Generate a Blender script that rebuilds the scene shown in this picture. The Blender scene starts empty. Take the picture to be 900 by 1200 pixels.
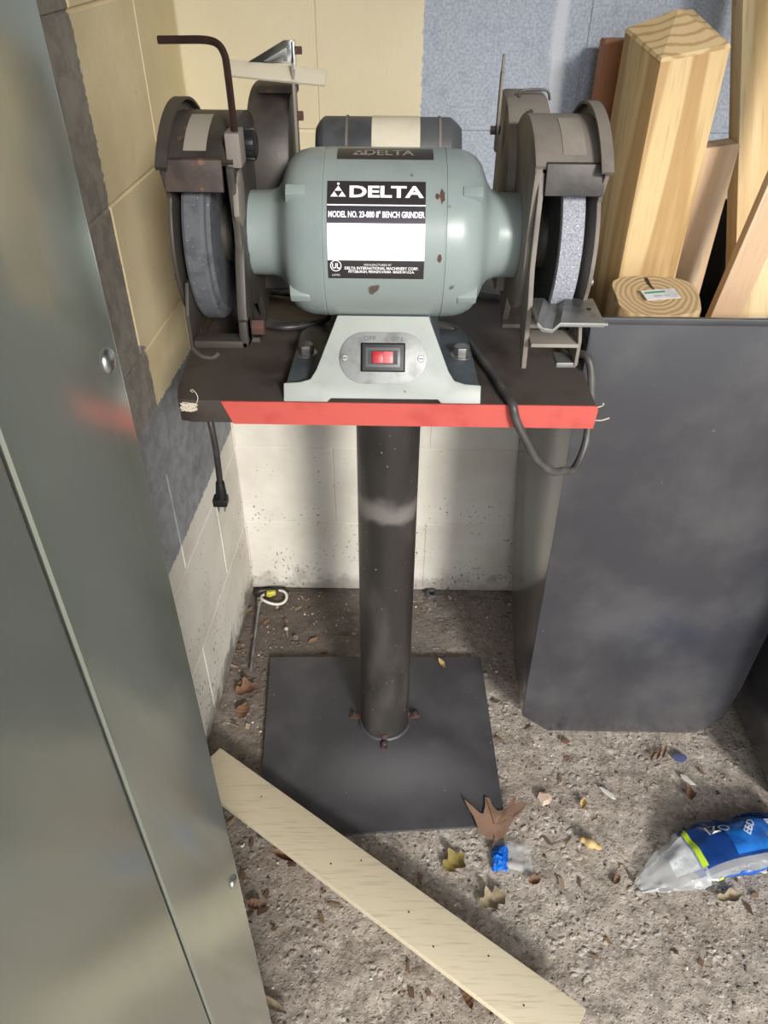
import bpy, bmesh, math, random
from mathutils import Vector, Matrix, noise
random.seed(7)
S = bpy.context.scene
COL = S.collection
R = math.radians

# ------------------------------------------------------------------ camera, world, sun, exposure
cd = bpy.data.cameras.new('camera')
cam = bpy.data.objects.new('camera', cd); COL.objects.link(cam)
cd.sensor_fit = 'VERTICAL'; cd.sensor_height = 24.0; cd.lens = 18.0
cd.clip_start = 0.01; cd.clip_end = 200
cam.matrix_world = (Matrix.Translation((0, -1.32, 1.29)) @ Matrix.Rotation(R(0.5), 4, 'Z')
                    @ Matrix.Rotation(R(90 - 38.6), 4, 'X') @ Matrix.Rotation(R(0.5), 4, 'Z'))
S.camera = cam
W = bpy.data.worlds.new('world'); S.world = W; W.use_nodes = True
bg = W.node_tree.nodes['Background']
bg.inputs[0].default_value = (0.90, 0.95, 1.0, 1); bg.inputs[1].default_value = 2.3
sd = bpy.data.lights.new('sun', 'SUN'); sd.energy = 2.5; sd.angle = R(10); sd.color = (1.0, 0.96, 0.90)
sun = bpy.data.objects.new('sun', sd); COL.objects.link(sun)
SAZ, SEL = R(21), R(24)
sdir = Vector((-math.sin(SAZ) * math.cos(SEL), math.cos(SAZ) * math.cos(SEL), -math.sin(SEL)))
sun.rotation_euler = sdir.to_track_quat('-Z', 'Y').to_euler()
sun.location = (1.5, -4, 3)
S.view_settings.view_transform = 'Standard'; S.view_settings.look = 'None'
S.view_settings.gamma = 1.0; S.view_settings.use_curve_mapping = False
S.view_settings.exposure = 0.42

# ------------------------------------------------------------------ materials
def lin(c):
    return tuple(((v / 255) / 12.92 if v / 255 <= .04045 else ((v / 255 + .055) / 1.055) ** 2.4) for v in c) + (1,)

class NT:
    def __init__(s, name):
        s.m = bpy.data.materials.new(name); s.m.use_nodes = True
        s.t = s.m.node_tree; s.b = s.t.nodes['Principled BSDF']
    def n(s, typ, **kw):
        nd = s.t.nodes.new(typ)
        for k, v in kw.items(): setattr(nd, k, v)
        return nd
    def put(s, sock, v):
        if hasattr(v, 'is_output'): s.t.links.new(v, sock)
        else: sock.default_value = v
    def pos(s):
        return s.n('ShaderNodeNewGeometry').outputs['Position']
    def obj(s):
        return s.n('ShaderNodeTexCoord').outputs['Object']
    def sep(s, v):
        nd = s.n('ShaderNodeSeparateXYZ'); s.put(nd.inputs[0], v); return nd.outputs
    def noise(s, vec, scale, detail=3, rough=.55, color=False):
        nd = s.n('ShaderNodeTexNoise'); s.put(nd.inputs['Vector'], vec)
        nd.inputs['Scale'].default_value = scale; nd.inputs['Detail'].default_value = detail
        nd.inputs['Roughness'].default_value = rough
        return nd.outputs['Color' if color else 'Fac']
    def scale(s, vec, v):
        nd = s.n('ShaderNodeVectorMath', operation='MULTIPLY'); s.put(nd.inputs[0], vec); nd.inputs[1].default_value = v
        return nd.outputs[0]
    def math(s, op, a, b=0.0, c=None, clamp=False):
        nd = s.n('ShaderNodeMath', operation=op, use_clamp=clamp)
        s.put(nd.inputs[0], a); s.put(nd.inputs[1], b)
        if c is not None: s.put(nd.inputs[2], c)
        return nd.outputs[0]
    def ramp(s, f, lo, hi, a=0.0, b=1.0):
        nd = s.n('ShaderNodeMapRange'); nd.interpolation_type = 'SMOOTHSTEP'
        s.put(nd.inputs[0], f)
        for i, v in enumerate((lo, hi, a, b)): nd.inputs[i + 1].default_value = v
        return nd.outputs[0]
    def mix(s, f, a, b, mode='MIX'):
        nd = s.n('ShaderNodeMix', data_type='RGBA', blend_type=mode)
        s.put(nd.inputs[0], f); s.put(nd.inputs[6], a); s.put(nd.inputs[7], b)
        return nd.outputs[2]
    def bump(s, h, strength, dist=.002):
        nd = s.n('ShaderNodeBump'); s.put(nd.inputs['Height'], h)
        nd.inputs['Strength'].default_value = strength; nd.inputs['Distance'].default_value = dist
        s.t.links.new(nd.outputs[0], s.b.inputs['Normal'])
    def out(s, col=None, rough=None, metal=None, **kw):
        if col is not None: s.put(s.b.inputs['Base Color'], col)
        if rough is not None: s.put(s.b.inputs['Roughness'], rough)
        if metal is not None: s.put(s.b.inputs['Metallic'], metal)
        for k, v in kw.items(): s.put(s.b.inputs[k.replace('_', ' ')], v)
        return s.m

def simple(name, c, rough=.5, metal=0., c2=None, sc=30, lo=.45, hi=.7, specks=None, bump=.15, bsc=150, stretch=None, **kw):
    t = NT(name); v = t.obj()
    if stretch: v = t.scale(v, stretch)
    col = lin(c)
    if c2: col = t.mix(t.ramp(t.noise(v, sc, 5), lo, hi), col, lin(c2))
    if specks:
        sc_, thr, cs = specks
        col = t.mix(t.ramp(t.noise(v, sc_, 2), thr, thr + .04), col, lin(cs))
    if bump: t.bump(t.noise(v, bsc, 3), bump, .001)
    return t.out(col, rough, metal, **kw)

def wood(name, light, dark, axis='z', rings=38, knots=True):
    t = NT(name); v = t.obj()
    st = {'z': (1, 1, .06), 'x': (.06, 1, 1), 'y': (1, .06, 1)}[axis]
    v2 = t.scale(v, st)
    n1 = t.noise(v2, 14, 2)
    wv = t.math('SINE', t.math('MULTIPLY', n1, rings))
    g = t.ramp(wv, -.2, 1.0)
    fine = t.noise(t.scale(v, tuple(k if k < 1 else 1 for k in st)), 260, 2)
    col = t.mix(g, lin(light), lin(dark))
    col = t.mix(t.ramp(fine, .5, .75, 0, .35), col, lin(tuple(int(k * .72) for k in dark)))
    if knots: col = t.mix(t.ramp(t.noise(v, 9, 1), .72, .76, 0, .6), col, lin((120, 78, 40)))
    t.bump(fine, .15, .0006)
    return t.out(col, .62)

def wall_mat(name, side):
    t = NT(name); p = t.pos(); x, y, z = t.sep(p)
    jag = t.math('MULTIPLY', t.math('SUBTRACT', t.noise(p, 120, 2), .5), .014)
    big = t.noise(p, 7, 4); fine = t.noise(p, 240, 3); mid = t.noise(p, 45, 4)
    yellow = t.mix(t.ramp(big, .35, .7), lin((217, 201, 163)), lin((203, 186, 147)))
    cream = t.mix(t.ramp(big, .35, .7), lin((212, 207, 197)), lin((196, 189, 177)))
    zj = t.math('ADD', z, jag)
    if side == 'back':
        grey = t.mix(t.ramp(fine, .35, .65), lin((152, 160, 175)), lin((176, 183, 193)))
        grey = t.mix(t.ramp(mid, .5, .72, 0, .4), grey, lin((128, 138, 154)))
        xs = t.math('ADD', x, t.math('MULTIPLY', t.math('SUBTRACT', big, .5), .03))
        stripe = t.math('MULTIPLY', t.ramp(xs, .226, .236), t.ramp(xs, .246, .256, 1, 0))
        grey = t.mix(t.math('MULTIPLY', stripe, .75), grey, lin((204, 208, 214)))
        yellow = t.mix(.6, yellow, lin((222, 212, 184)))
        up = t.mix(t.ramp(t.math('ADD', x, jag), .039, .041), yellow, grey)
        band = lin((140, 144, 148))
        up = t.mix(t.ramp(zj, .71, .713), band, up)
    else:
        brown = t.mix(t.ramp(mid, .35, .65), lin((140, 133, 124)), lin((120, 113, 105)))
        band = t.mix(t.ramp(mid, .35, .65), lin((142, 143, 145)), lin((122, 123, 126)))
        yb = t.math('ADD', y, jag)
        yb = t.math('SUBTRACT', yb, t.ramp(z, .80, .815, 0.02, 0))
        up = t.mix(t.ramp(yb, -.368, -.3655), brown, yellow)
        up = t.mix(t.ramp(zj, .705, .708), band, up)
    zb = .478 if side == 'back' else .448
    col = t.mix(t.ramp(zj, zb, zb + .003), cream, up)
    # spatter specks, denser low down
    sp = t.noise(t.scale(p, (1, 1, .8)), 130, 2, .5)
    thr = t.ramp(z, 0.0, .75, .615, .78)
    spk = t.math('GREATER_THAN', sp, thr)
    clump = t.ramp(t.noise(p, 11, 2), .42, .62)
    spk = t.math('MULTIPLY', spk, t.math('MULTIPLY', clump, .75))
    col = t.mix(spk, col, lin((62, 54, 46)))
    # dirt splash low on the wall (an irregular stain)
    dirt = t.math('MULTIPLY', t.ramp(t.math('ADD', z, t.math('MULTIPLY', t.noise(p, 26, 4), -.16)), -.075, -.02, 1, 0), .45 if side == 'back' else .8)
    col = t.mix(dirt, col, lin((88, 80, 74)))
    t.bump(t.math('ADD', t.math('MULTIPLY', fine, .5), mid), .35, .002)
    return t.out(col, .78)

def floor_mat():
    t = NT('dirt_floor'); p = t.pos(); x, y, z = t.sep(p)
    big = t.noise(p, 5, 4, .55); mid = t.noise(p, 30, 3, .5); fine = t.noise(p, 150, 2, .5); blotch = t.noise(p, 11, 3, .5)
    def vor(sc, feat='F1'):
        nd = t.n('ShaderNodeTexVoronoi', feature=feat); t.put(nd.inputs['Vector'], t.mix(.012, p, t.noise(p, 60, 2, .5, True))); nd.inputs['Scale'].default_value = sc
        return nd
    v1 = vor(70); v2 = vor(190)
    chip = t.math('MULTIPLY', t.ramp(v1.outputs['Distance'], .15, .45, 1, 0), t.ramp(blotch, .45, .6))
    crumb = t.ramp(v2.outputs['Distance'], .10, .40, 1, 0)
    col = t.mix(t.ramp(big, .35, .65), lin((196, 184, 172)), lin((172, 159, 147)))
    col = t.mix(t.ramp(mid, .48, .70, 0, .6), col, lin((134, 122, 112)))
    col = t.mix(t.math('MULTIPLY', chip, .35), col, lin((214, 204, 194)))
    tone = t.sep(v2.outputs['Color'])[0]
    col = t.mix(t.math('MULTIPLY', t.ramp(tone, .62, .9), .45), col, lin((104, 94, 86)))
    col = t.mix(t.math('MULTIPLY', t.ramp(tone, .12, .0), .5), col, lin((220, 212, 204)))
    back_tone = t.math('MULTIPLY', t.ramp(t.math('ADD', y, t.math('MULTIPLY', t.math('SUBTRACT', big, .5), .35)), -.42, -.16), t.ramp(x, -.05, .35, 1.0, .55))  # floor tone darkens towards the back wall, strongest at the left
    col = t.mix(t.math('MULTIPLY', back_tone, .78), col, lin((70, 63, 60)))
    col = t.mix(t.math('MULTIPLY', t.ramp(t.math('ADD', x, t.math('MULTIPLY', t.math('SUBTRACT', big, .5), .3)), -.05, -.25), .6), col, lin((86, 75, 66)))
    h = t.math('ADD', t.math('MULTIPLY', mid, 1.6), t.math('ADD', t.math('MULTIPLY', chip, .8), t.math('MULTIPLY', t.math('ADD', crumb, fine), .3)))
    t.bump(h, .6, .005)
    return t.out(col, .9)

def cabinet_mat():
    t = NT('brushed_steel'); p = t.obj()
    n = t.noise(t.scale(p, (1, 1, .03)), 160, 3)
    b = t.noise(p, 4, 3)
    col = t.mix(t.ramp(b, .3, .7), lin((172, 178, 167)), lin((164, 170, 159)))
    return t.out(col, t.ramp(n, .3, .7, .155, .185), .68)

M = {}
M['wall_back'] = wall_mat('painted_block_back', 'back')
M['wall_left'] = wall_mat('painted_block_left', 'left')
M['plain_wall'] = simple('plain_wall', (170, 162, 148), .85, c2=(150, 143, 130), sc=5)
M['ceiling'] = simple('ceiling_boards', (120, 108, 92), .85, c2=(98, 88, 74), sc=4)
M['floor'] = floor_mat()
M['drive'] = simple('driveway', (168, 164, 158), .9, c2=(146, 142, 136), sc=8)
def grit_mat(name, cols):
    t = NT(name); r = t.n('ShaderNodeNewGeometry').outputs['Random Per Island']
    cr = t.n('ShaderNodeValToRGB'); cr.color_ramp.interpolation = 'CONSTANT'; t.put(cr.inputs[0], r)
    el = cr.color_ramp.elements
    while len(el) < len(cols): el.new(.5)
    for k, c in enumerate(cols): el[k].position = k / len(cols); el[k].color = lin(c)
    return t.out(cr.outputs[0], .85)
M['pebble'] = grit_mat('pebble', [(150, 140, 130), (96, 88, 82), (178, 168, 158), (120, 108, 98), (206, 200, 192), (80, 72, 68), (140, 128, 116)])
M['litter'] = grit_mat('leaf_crumbs', [(124, 98, 76), (150, 130, 106), (96, 74, 58), (172, 156, 132), (110, 92, 76), (134, 106, 80)])
M['cabinet'] = cabinet_mat()
M['bright_metal'] = simple('bright_screw', (200, 202, 200), .28, 1.)
M['top'] = simple('grimy_top', (74, 66, 62), .6, c2=(52, 45, 42), sc=14, specks=(22, .70, (96, 66, 48)), bump=.3)
M['red'] = simple('red_edge', (200, 88, 79), .55, c2=(186, 74, 67), sc=24, lo=.5, hi=.75, specks=(34, .70, (224, 134, 122)), bump=.1)
M['pipe'] = simple('black_pipe', (50, 47, 45), .36, c2=(72, 68, 65), sc=16, specks=(75, .70, (150, 145, 140)), bump=.15, stretch=(1, 1, .35))
def pipe_mat():
    t = NT('black_pipe'); p = t.pos(); v = t.scale(p, (1, 1, .35)); x, y, z = t.sep(p)
    col = t.mix(t.ramp(t.noise(v, 16, 5), .45, .7), lin((50, 47, 45)), lin((74, 70, 67)))
    col = t.mix(t.ramp(t.noise(p, 130, 2), .72, .75), col, lin((160, 154, 148)))
    zz = t.math('ADD', z, t.math('MULTIPLY', t.noise(p, 18, 3), .05))
    ring = t.math('MULTIPLY', t.ramp(zz, .570, .590), t.ramp(zz, .600, .625, 1, 0))
    col = t.mix(t.math('MULTIPLY', ring, .5), col, lin((150, 146, 140)))
    t.bump(t.noise(p, 150, 3), .15, .001)
    return t.out(col, .36)
M['pipe'] = pipe_mat()
def plate_mat():
    t = NT('black_plate'); p = t.pos(); x, y, z = t.sep(p)
    n = t.noise(p, 7, 5); col = t.mix(t.ramp(n, .4, .7), lin((66, 65, 68)), lin((86, 85, 88)))
    dx, dy = t.math('SUBTRACT', x, .03), t.math('SUBTRACT', y, -.50)
    d = t.math('SQRT', t.math('ADD', t.math('MULTIPLY', dx, dx), t.math('MULTIPLY', t.math('MULTIPLY', dy, dy), 4)))
    blotch = t.math('MULTIPLY', t.ramp(t.math('ADD', d, t.math('MULTIPLY', t.math('SUBTRACT', n, .5), .25)), .02, .19, 1, 0), .45)  # paler patch around the front middle of the plate
    col = t.mix(blotch, col, lin((138, 136, 138)))
    col = t.mix(t.ramp(t.noise(p, 95, 2), .74, .78), col, lin((140, 134, 128)))
    t.bump(t.noise(p, 80, 3), .25, .001)
    return t.out(col, .55)
M['plate'] = plate_mat()
M['green'] = simple('motor_green', (142, 153, 151), .34, c2=(130, 142, 142), sc=10, specks=(30, .70, (92, 84, 74)), bump=.08)
M['pale_green'] = simple('base_green', (166, 170, 164), .45, c2=(152, 157, 152), sc=16, specks=(60, .72, (104, 100, 88)), bump=.1)
M['dirty_green'] = simple('grimy_green', (84, 92, 98), .55, c2=(66, 72, 78), sc=20, bump=.2)
M['guard'] = simple('grimy_guard', (72, 67, 62), .5, .2, c2=(50, 46, 43), sc=16, specks=(26, .67, (104, 80, 64)), bump=.25)
M['guard_dust'] = simple('dusty_guard', (128, 120, 112), .65, c2=(100, 92, 86), sc=16, bump=.2)
M['guard_rust'] = simple('rusty_guard', (76, 63, 57), .65, c2=(54, 44, 41), sc=26, specks=(40, .66, (112, 78, 62)), bump=.3)
M['pale_tag'] = simple('pale_tag', (150, 142, 132), .6, c2=(134, 127, 118), sc=20)
M['wheel_dark'] = simple('grinding_wheel_dark', (92, 94, 98), .85, c2=(74, 76, 80), sc=60, specks=(420, .70, (190, 190, 192)), bump=.5, bsc=500)
M['wheel_light'] = simple('grinding_wheel_light', (168, 170, 178), .85, c2=(132, 134, 145), sc=650, lo=.42, hi=.6, specks=(420, .66, (226, 226, 230)), bump=.6, bsc=500)
M['wheel_side'] = simple('wheel_side', (44, 46, 50), .9, c2=(34, 35, 38), sc=60)  # right wheel's inner side: its shade is put into this dark colour
M['black'] = simple('black_plastic', (26, 26, 27), .45)
M['cord'] = simple('black_cord', (44, 43, 44), .42, c2=(72, 68, 66), sc=24, bump=.1)
M['cord_dust'] = simple('dusty_cord', (70, 68, 67), .45, c2=(98, 94, 90), sc=24, bump=.1)
M['steel'] = simple('worn_steel', (158, 158, 156), .42, .75, c2=(116, 114, 112), sc=26, bump=.15)
M['rust'] = simple('rusty_steel', (92, 64, 56), .7, .2, c2=(66, 46, 42), sc=40)
M['hex'] = simple('browned_steel', (70, 52, 46), .42, .55, c2=(52, 38, 34), sc=30)
M['chrome'] = simple('chrome', (225, 226, 226), .16, 1., bump=0)
M['tag_black'] = simple('label_black', (50, 46, 47), .32, bump=0)
M['tag_navy'] = simple('label_navy', (56, 52, 62), .32, bump=0)
M['tag_white'] = simple('label_white', (248, 248, 250), .3, bump=0)
M['ink'] = simple('label_grey_ink', (150, 150, 160), .4, bump=0)
M['cap'] = simple('capacitor_grey', (78, 80, 82), .5, c2=(62, 63, 66), sc=20)
M['capcream'] = simple('cream_label', (206, 198, 178), .5, c2=(192, 184, 164), sc=30)
M['swplate'] = simple('switch_plate', (142, 144, 142), .45, .3, c2=(112, 112, 112), sc=45)
M['swred'] = simple('switch_red', (176, 26, 36), .35, bump=0)
M['swpink'] = simple('switch_glare_red', (206, 100, 106), .35, bump=0)  # pinker rocker half: light reflecting off the red, put into the colour
M['swgrey'] = simple('switch_bezel', (92, 92, 94), .4, bump=0)
M['bin'] = simple('black_bin', (58, 58, 63), .27, c2=(78, 77, 80), sc=6, lo=.4, hi=.7, specks=(60, .765, (92, 92, 98)), bump=.12, bsc=24, Coat_Weight=.6, Coat_Roughness=.16)
M['bin_in'] = simple('bin_inside', (34, 34, 36), .6)
M['post'] = wood('pressure_treated_pine', (208, 180, 132), (178, 144, 96), 'z', 30)
def end_mat():
    t = NT('sawn_end'); p = t.obj(); x, y, z = t.sep(p); n = t.noise(p, 30, 3)
    dx, dy = t.math('SUBTRACT', x, .055), t.math('SUBTRACT', y, .115)
    rr = t.math('SQRT', t.math('ADD', t.math('MULTIPLY', dx, dx), t.math('MULTIPLY', dy, dy)))
    w = t.math('SINE', t.math('ADD', t.math('MULTIPLY', rr, 420), t.math('MULTIPLY', n, 5)))
    return t.out(t.mix(t.ramp(w, .2, 1), lin((206, 180, 136)), lin((176, 145, 100))), .7)
M['post_end'] = end_mat()
M['pine'] = wood('pale_pine', (228, 204, 158), (210, 178, 126), 'z', 26)
M['pink'] = wood('pinkish_lumber', (222, 198, 168), (206, 172, 138), 'z', 14)
M['brownw'] = wood('brown_board', (168, 112, 76), (140, 88, 56), 'z', 20)
M['plank'] = wood('bare_plank', (224, 211, 182), (217, 201, 168), 'x', 9, knots=False)
def log_mat():
    t = NT('log_rings'); p = t.obj(); x, y, z = t.sep(p)
    n = t.noise(p, 30, 3)
    rr = t.math('SQRT', t.math('ADD', t.math('MULTIPLY', x, x), t.math('MULTIPLY', y, y)))
    w = t.math('SINE', t.math('ADD', t.math('MULTIPLY', rr, 900), t.math('MULTIPLY', n, 9)))
    col = t.mix(t.ramp(w, -.6, .9), lin((194, 168, 128)), lin((170, 141, 102)))
    t.bump(w, .3, .0008)
    return t.out(col, .8)
M['log'] = log_mat()
M['acrylic'] = simple('dusty_acrylic', (206, 198, 180), .35, bump=0, Alpha=.62)
M['clear'] = simple('clear_film', (225, 228, 230), .18, bump=0, Alpha=.38)
M['film_white'] = simple('white_film', (214, 216, 218), .3, c2=(190, 192, 196), sc=40)
M['blue'] = simple('blue_film', (38, 118, 206), .24, c2=(26, 84, 168), sc=26, lo=.4, hi=.6, bump=.2, bsc=60)
M['navy'] = simple('navy_print', (22, 58, 122), .26, c2=(28, 80, 156), sc=30)
M['lime'] = simple('lime_print', (196, 226, 60), .3)
M['blue_foil'] = simple('blue_wrapper', (24, 112, 214), .3, c2=(14, 84, 180), sc=60)
M['oak'] = simple('oak_leaf', (158, 126, 106), .7, c2=(132, 102, 84), sc=30, bump=.2)
M['leaf_y'] = simple('yellow_leaf', (150, 132, 72), .7, c2=(122, 104, 56), sc=60)
M['leaf_p'] = simple('pale_leaf', (160, 144, 118), .75, c2=(124, 106, 84), sc=60)
M['leaf_r'] = simple('rust_leaf', (126, 92, 70), .7, c2=(98, 70, 54), sc=60)
M['shell'] = simple('peanut_shell', (206, 178, 124), .75, c2=(176, 146, 96), sc=120)
M['chip'] = simple('pale_chip', (214, 190, 170), .8, c2=(196, 168, 146), sc=60)
M['bone'] = simple('white_scrap', (212, 208, 200), .6)
M['yellow_bit'] = simple('yellow_plastic', (190, 184, 60), .5, c2=(160, 160, 70), sc=60)
M['thread'] = simple('pale_thread', (206, 196, 180), .8)
M['bluecap'] = simple('blue_grey_plastic', (92, 100, 140), .5)
M['greenink'] = simple('green_print', (70, 150, 110), .5)

# ------------------------------------------------------------------ mesh helpers
ROOT = {}
class MB:
    def __init__(s): s.v = []; s.f = []
    def add(s, vs, fs):
        o = len(s.v); s.v += [tuple(v) for v in vs]; s.f += [tuple(i + o for i in f) for f in fs]; return s
    def box(s, x0, x1, y0, y1, z0, z1, T=None):
        vs = [Vector((x, y, z)) for z in (z0, z1) for y in (y0, y1) for x in (x0, x1)]
        if T: vs = [T @ v for v in vs]
        return s.add(vs, [(0, 2, 3, 1), (4, 5, 7, 6), (0, 1, 5, 4), (2, 6, 7, 3), (0, 4, 6, 2), (1, 3, 7, 5)])
    def hexa(s, bot, top):
        return s.loft([bot, top])
    def loft(s, rings, caps=True, close=True):
        n = len(rings[0]); vs = [v for r in rings for v in r]; fs = []
        for i in range(len(rings) - 1):
            for j in range(n if close else n - 1):
                a, b = i * n + j, i * n + (j + 1) % n
                fs.append((a, b, b + n, a + n))
        if caps and close: fs += [tuple(range(n))[::-1], tuple(range((len(rings) - 1) * n, len(rings) * n))]
        return s.add(vs, fs)
    def cyl(s, p0, p1, r0, r1=None, n=20, ph=0):
        r1 = r0 if r1 is None else r1
        p0, p1 = Vector(p0), Vector(p1); d = (p1 - p0).normalized()
        u = d.orthogonal().normalized(); w = d.cross(u)
        ring = lambda p, r: [p + r * (math.cos(ph + 2 * math.pi * k / n) * u + math.sin(ph + 2 * math.pi * k / n) * w) for k in range(n)]
        return s.loft([ring(p0, r0), ring(p1, r1)])
    def tube(s, path, r, n=10, sub=6):
        P = [Vector(p) for p in path]
        if sub > 1 and len(P) > 2:
            Q = []
            for i in range(len(P) - 1):
                a, b, c, d = P[max(i - 1, 0)], P[i], P[i + 1], P[min(i + 2, len(P) - 1)]
                for k in range(sub):
                    t = k / sub
                    Q.append(.5 * ((2 * b) + (c - a) * t + (2 * a - 5 * b + 4 * c - d) * t * t + (3 * b - a - 3 * c + d) * t ** 3))
            Q.append(P[-1]); P = Q
        rings = []; u = None
        for i, p in enumerate(P):
            d = (P[min(i + 1, len(P) - 1)] - P[max(i - 1, 0)]).normalized()
            if u is None: u = d.orthogonal().normalized()
            u = (u - d * u.dot(d)).normalized(); w = d.cross(u)
            rings.append([p + r * (math.cos(2 * math.pi * k / n) * u + math.sin(2 * math.pi * k / n) * w) for k in range(n)])
        return s.loft(rings)
    def lathe_x(s, prof, yc, zc, n=64):
        rings = [[(a, yc - r * math.cos(2 * math.pi * k / n), zc + r * math.sin(2 * math.pi * k / n)) for k in range(n)] for a, r in prof]
        return s.loft(rings)
    def prism_x(s, poly, x0, x1):
        return s.loft([[(x0, y, z) for y, z in poly], [(x1, y, z) for y, z in poly]])
    def prism_z(s, poly, z0, z1):
        return s.loft([[(x, y, z0) for x, y in poly], [(x, y, z1) for x, y in poly]])
    def build(s, name, mat, parent=None, bevel=0, smooth=None, seg=2, label=None):
        me = bpy.data.meshes.new(name)
        off = ROOT.get(parent.name, Vector()) if parent else Vector()
        me.from_pydata([tuple(Vector(v) - off) for v in s.v], [], s.f)
        bm = bmesh.new(); bm.from_mesh(me)
        bmesh.ops.recalc_face_normals(bm, faces=bm.faces)
        if bevel:
            es = [e for e in bm.edges if len(e.link_faces) == 2 and e.calc_face_angle() > R(28)]
            bmesh.ops.bevel(bm, geom=es, offset=bevel, segments=seg, profile=.6, affect='EDGES', clamp_overlap=True)
        bm.to_mesh(me); bm.free()
        if smooth is None: smooth = 32
        if smooth:
            for p in me.polygons: p.use_smooth = True
            me.set_sharp_from_angle(angle=R(smooth))
        me.materials.append(M[mat] if isinstance(mat, str) else mat)
        o = bpy.data.objects.new(name, me); COL.objects.link(o)
        if parent: o.parent = parent; ROOT[o.name] = off
        if label: o['label'] = label
        return o

def thing(name, label, cat, loc, group=None):
    o = bpy.data.objects.new(name, None); COL.objects.link(o); o.location = loc
    o.empty_display_size = .05
    o['label'] = label; o['category'] = cat
    if group: o['group'] = group
    ROOT[o.name] = Vector(loc); return o

def tag(o, label, cat, group=None):
    """a thing that is one mesh: its origin goes to the middle of its base"""
    me = o.data
    vs = [v.co for v in me.vertices]
    c = Vector(((min(v.x for v in vs) + max(v.x for v in vs)) / 2, (min(v.y for v in vs) + max(v.y for v in vs)) / 2, min(v.z for v in vs)))
    me.transform(Matrix.Translation(-c)); o.location = c
    o['label'] = label; o['category'] = cat
    if group: o['group'] = group
    return o

def struct(o):
    o['kind'] = 'structure'; return o

def arc(r, a0, a1, n):
    return [(r * math.cos(R(a0 + (a1 - a0) * k / n)), r * math.sin(R(a0 + (a1 - a0) * k / n))) for k in range(n + 1)]

def text_mesh(txt, h, bold=0., sx=1., align='CENTER'):
    """flat lettering triangles, x along the line, y up, height h per capital"""
    cu = bpy.data.curves.new('lettering', 'FONT'); cu.body = txt; cu.size = h / .70
    cu.align_x = align; cu.offset = bold; cu.resolution_u = 3
    ob = bpy.data.objects.new('lettering', cu); COL.objects.link(ob)
    dg = bpy.context.evaluated_depsgraph_get()
    me = bpy.data.meshes.new_from_object(ob.evaluated_get(dg))
    vs = [(v.co.x * sx, v.co.y) for v in me.vertices]; fs = [tuple(p.vertices) for p in me.polygons]
    bpy.data.objects.remove(ob); bpy.data.curves.remove(cu); bpy.data.meshes.remove(me)
    return vs, fs

# ------------------------------------------------------------------ the setting
# floor: uneven packed dirt over concrete, finely meshed where it shows
def axis(lo, a, b, hi, fine, coarse):
    xs = [lo]
    while xs[-1] < hi:
        st = fine if a <= xs[-1] < b else coarse
        nx = xs[-1] + st
        if xs[-1] < a < nx: nx = a
        xs.append(min(nx, hi))
    return xs
xs = axis(-.6, -.40, .95, 2.7, .0085, .15); ys = axis(-3.0, -1.0, .0, .1, .0085, .15)
mb = MB(); nx = len(xs)
def fz(x, y):
    if not (-.45 < x < 1 and -1.05 < y < .05): return -.004
    h = noise.fractal(Vector((x * 16, y * 16, 3)), 1, 2, 4) * .0026 + noise.noise(Vector((x * 60, y * 60, 9))) * .0017
    return min(-.004 + h, .0)
mb.add([(x, y, fz(x, y)) for y in ys for x in xs],
       [(j * nx + i, j * nx + i + 1, (j + 1) * nx + i + 1, (j + 1) * nx + i) for j in range(len(ys) - 1) for i in range(nx - 1)])
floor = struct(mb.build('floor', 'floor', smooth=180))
# crushed grit lying on the floor
mb = MB()
ico = [(0, 0, 1), (.9, 0, .1), (.28, .85, .1), (-.72, .53, .1), (-.72, -.53, .1), (.28, -.85, .1)]
icf = [(0, 1, 2), (0, 2, 3), (0, 3, 4), (0, 4, 5), (0, 5, 1), (5, 4, 3, 2, 1)]
for _ in range(7500):
    x, y = random.uniform(-.36, .85), random.uniform(-1.0, -.01)
    if noise.noise(Vector((x * 7, y * 7, 1))) < random.uniform(-.55, .25): continue
    r = .0007 + .0030 * random.random() ** 3
    a = random.random() * 6.28; c, s_ = math.cos(a), math.sin(a); e = random.uniform(.6, 1.5)
    mb.add([(x + r * (c * p[0] * e - s_ * p[1]), y + r * (s_ * p[0] * e + c * p[1]), fz(x, y) + r * .8 * p[2]) for p in ico], icf)
g = mb.build('grit', 'pebble', parent=floor, smooth=0); g['kind'] = 'stuff'

# crumbled leaf litter, thickest to the left of the plank
mb = MB()
for _ in range(520):
    x, y = random.uniform(-.34, .85), random.uniform(-1.0, -.03)
    if random.random() > (1.0 if x < -.12 else .30): continue
    L_, w_ = random.uniform(.004, .014), random.uniform(.002, .006); a = random.random() * 6.28; c, s_ = math.cos(a), math.sin(a); z = fz(x, y)
    pts = [(-L_, 0, .001), (-L_ * .3, w_, .0035 * random.random()), (L_, w_ * .3, .004 * random.random()), (L_ * .4, -w_, .001)]
    mb.add([(x + c * p[0] - s_ * p[1], y + s_ * p[0] + c * p[1], z + .001 + p[2] + dz) for dz in (0, .0005) for p in pts], [(3, 2, 1, 0), (4, 5, 6, 7), (0, 1, 5, 4), (1, 2, 6, 5), (2, 3, 7, 6), (3, 0, 4, 7)])
g = mb.build('leaf_litter', 'litter', parent=floor, smooth=0); g['kind'] = 'stuff'

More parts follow.
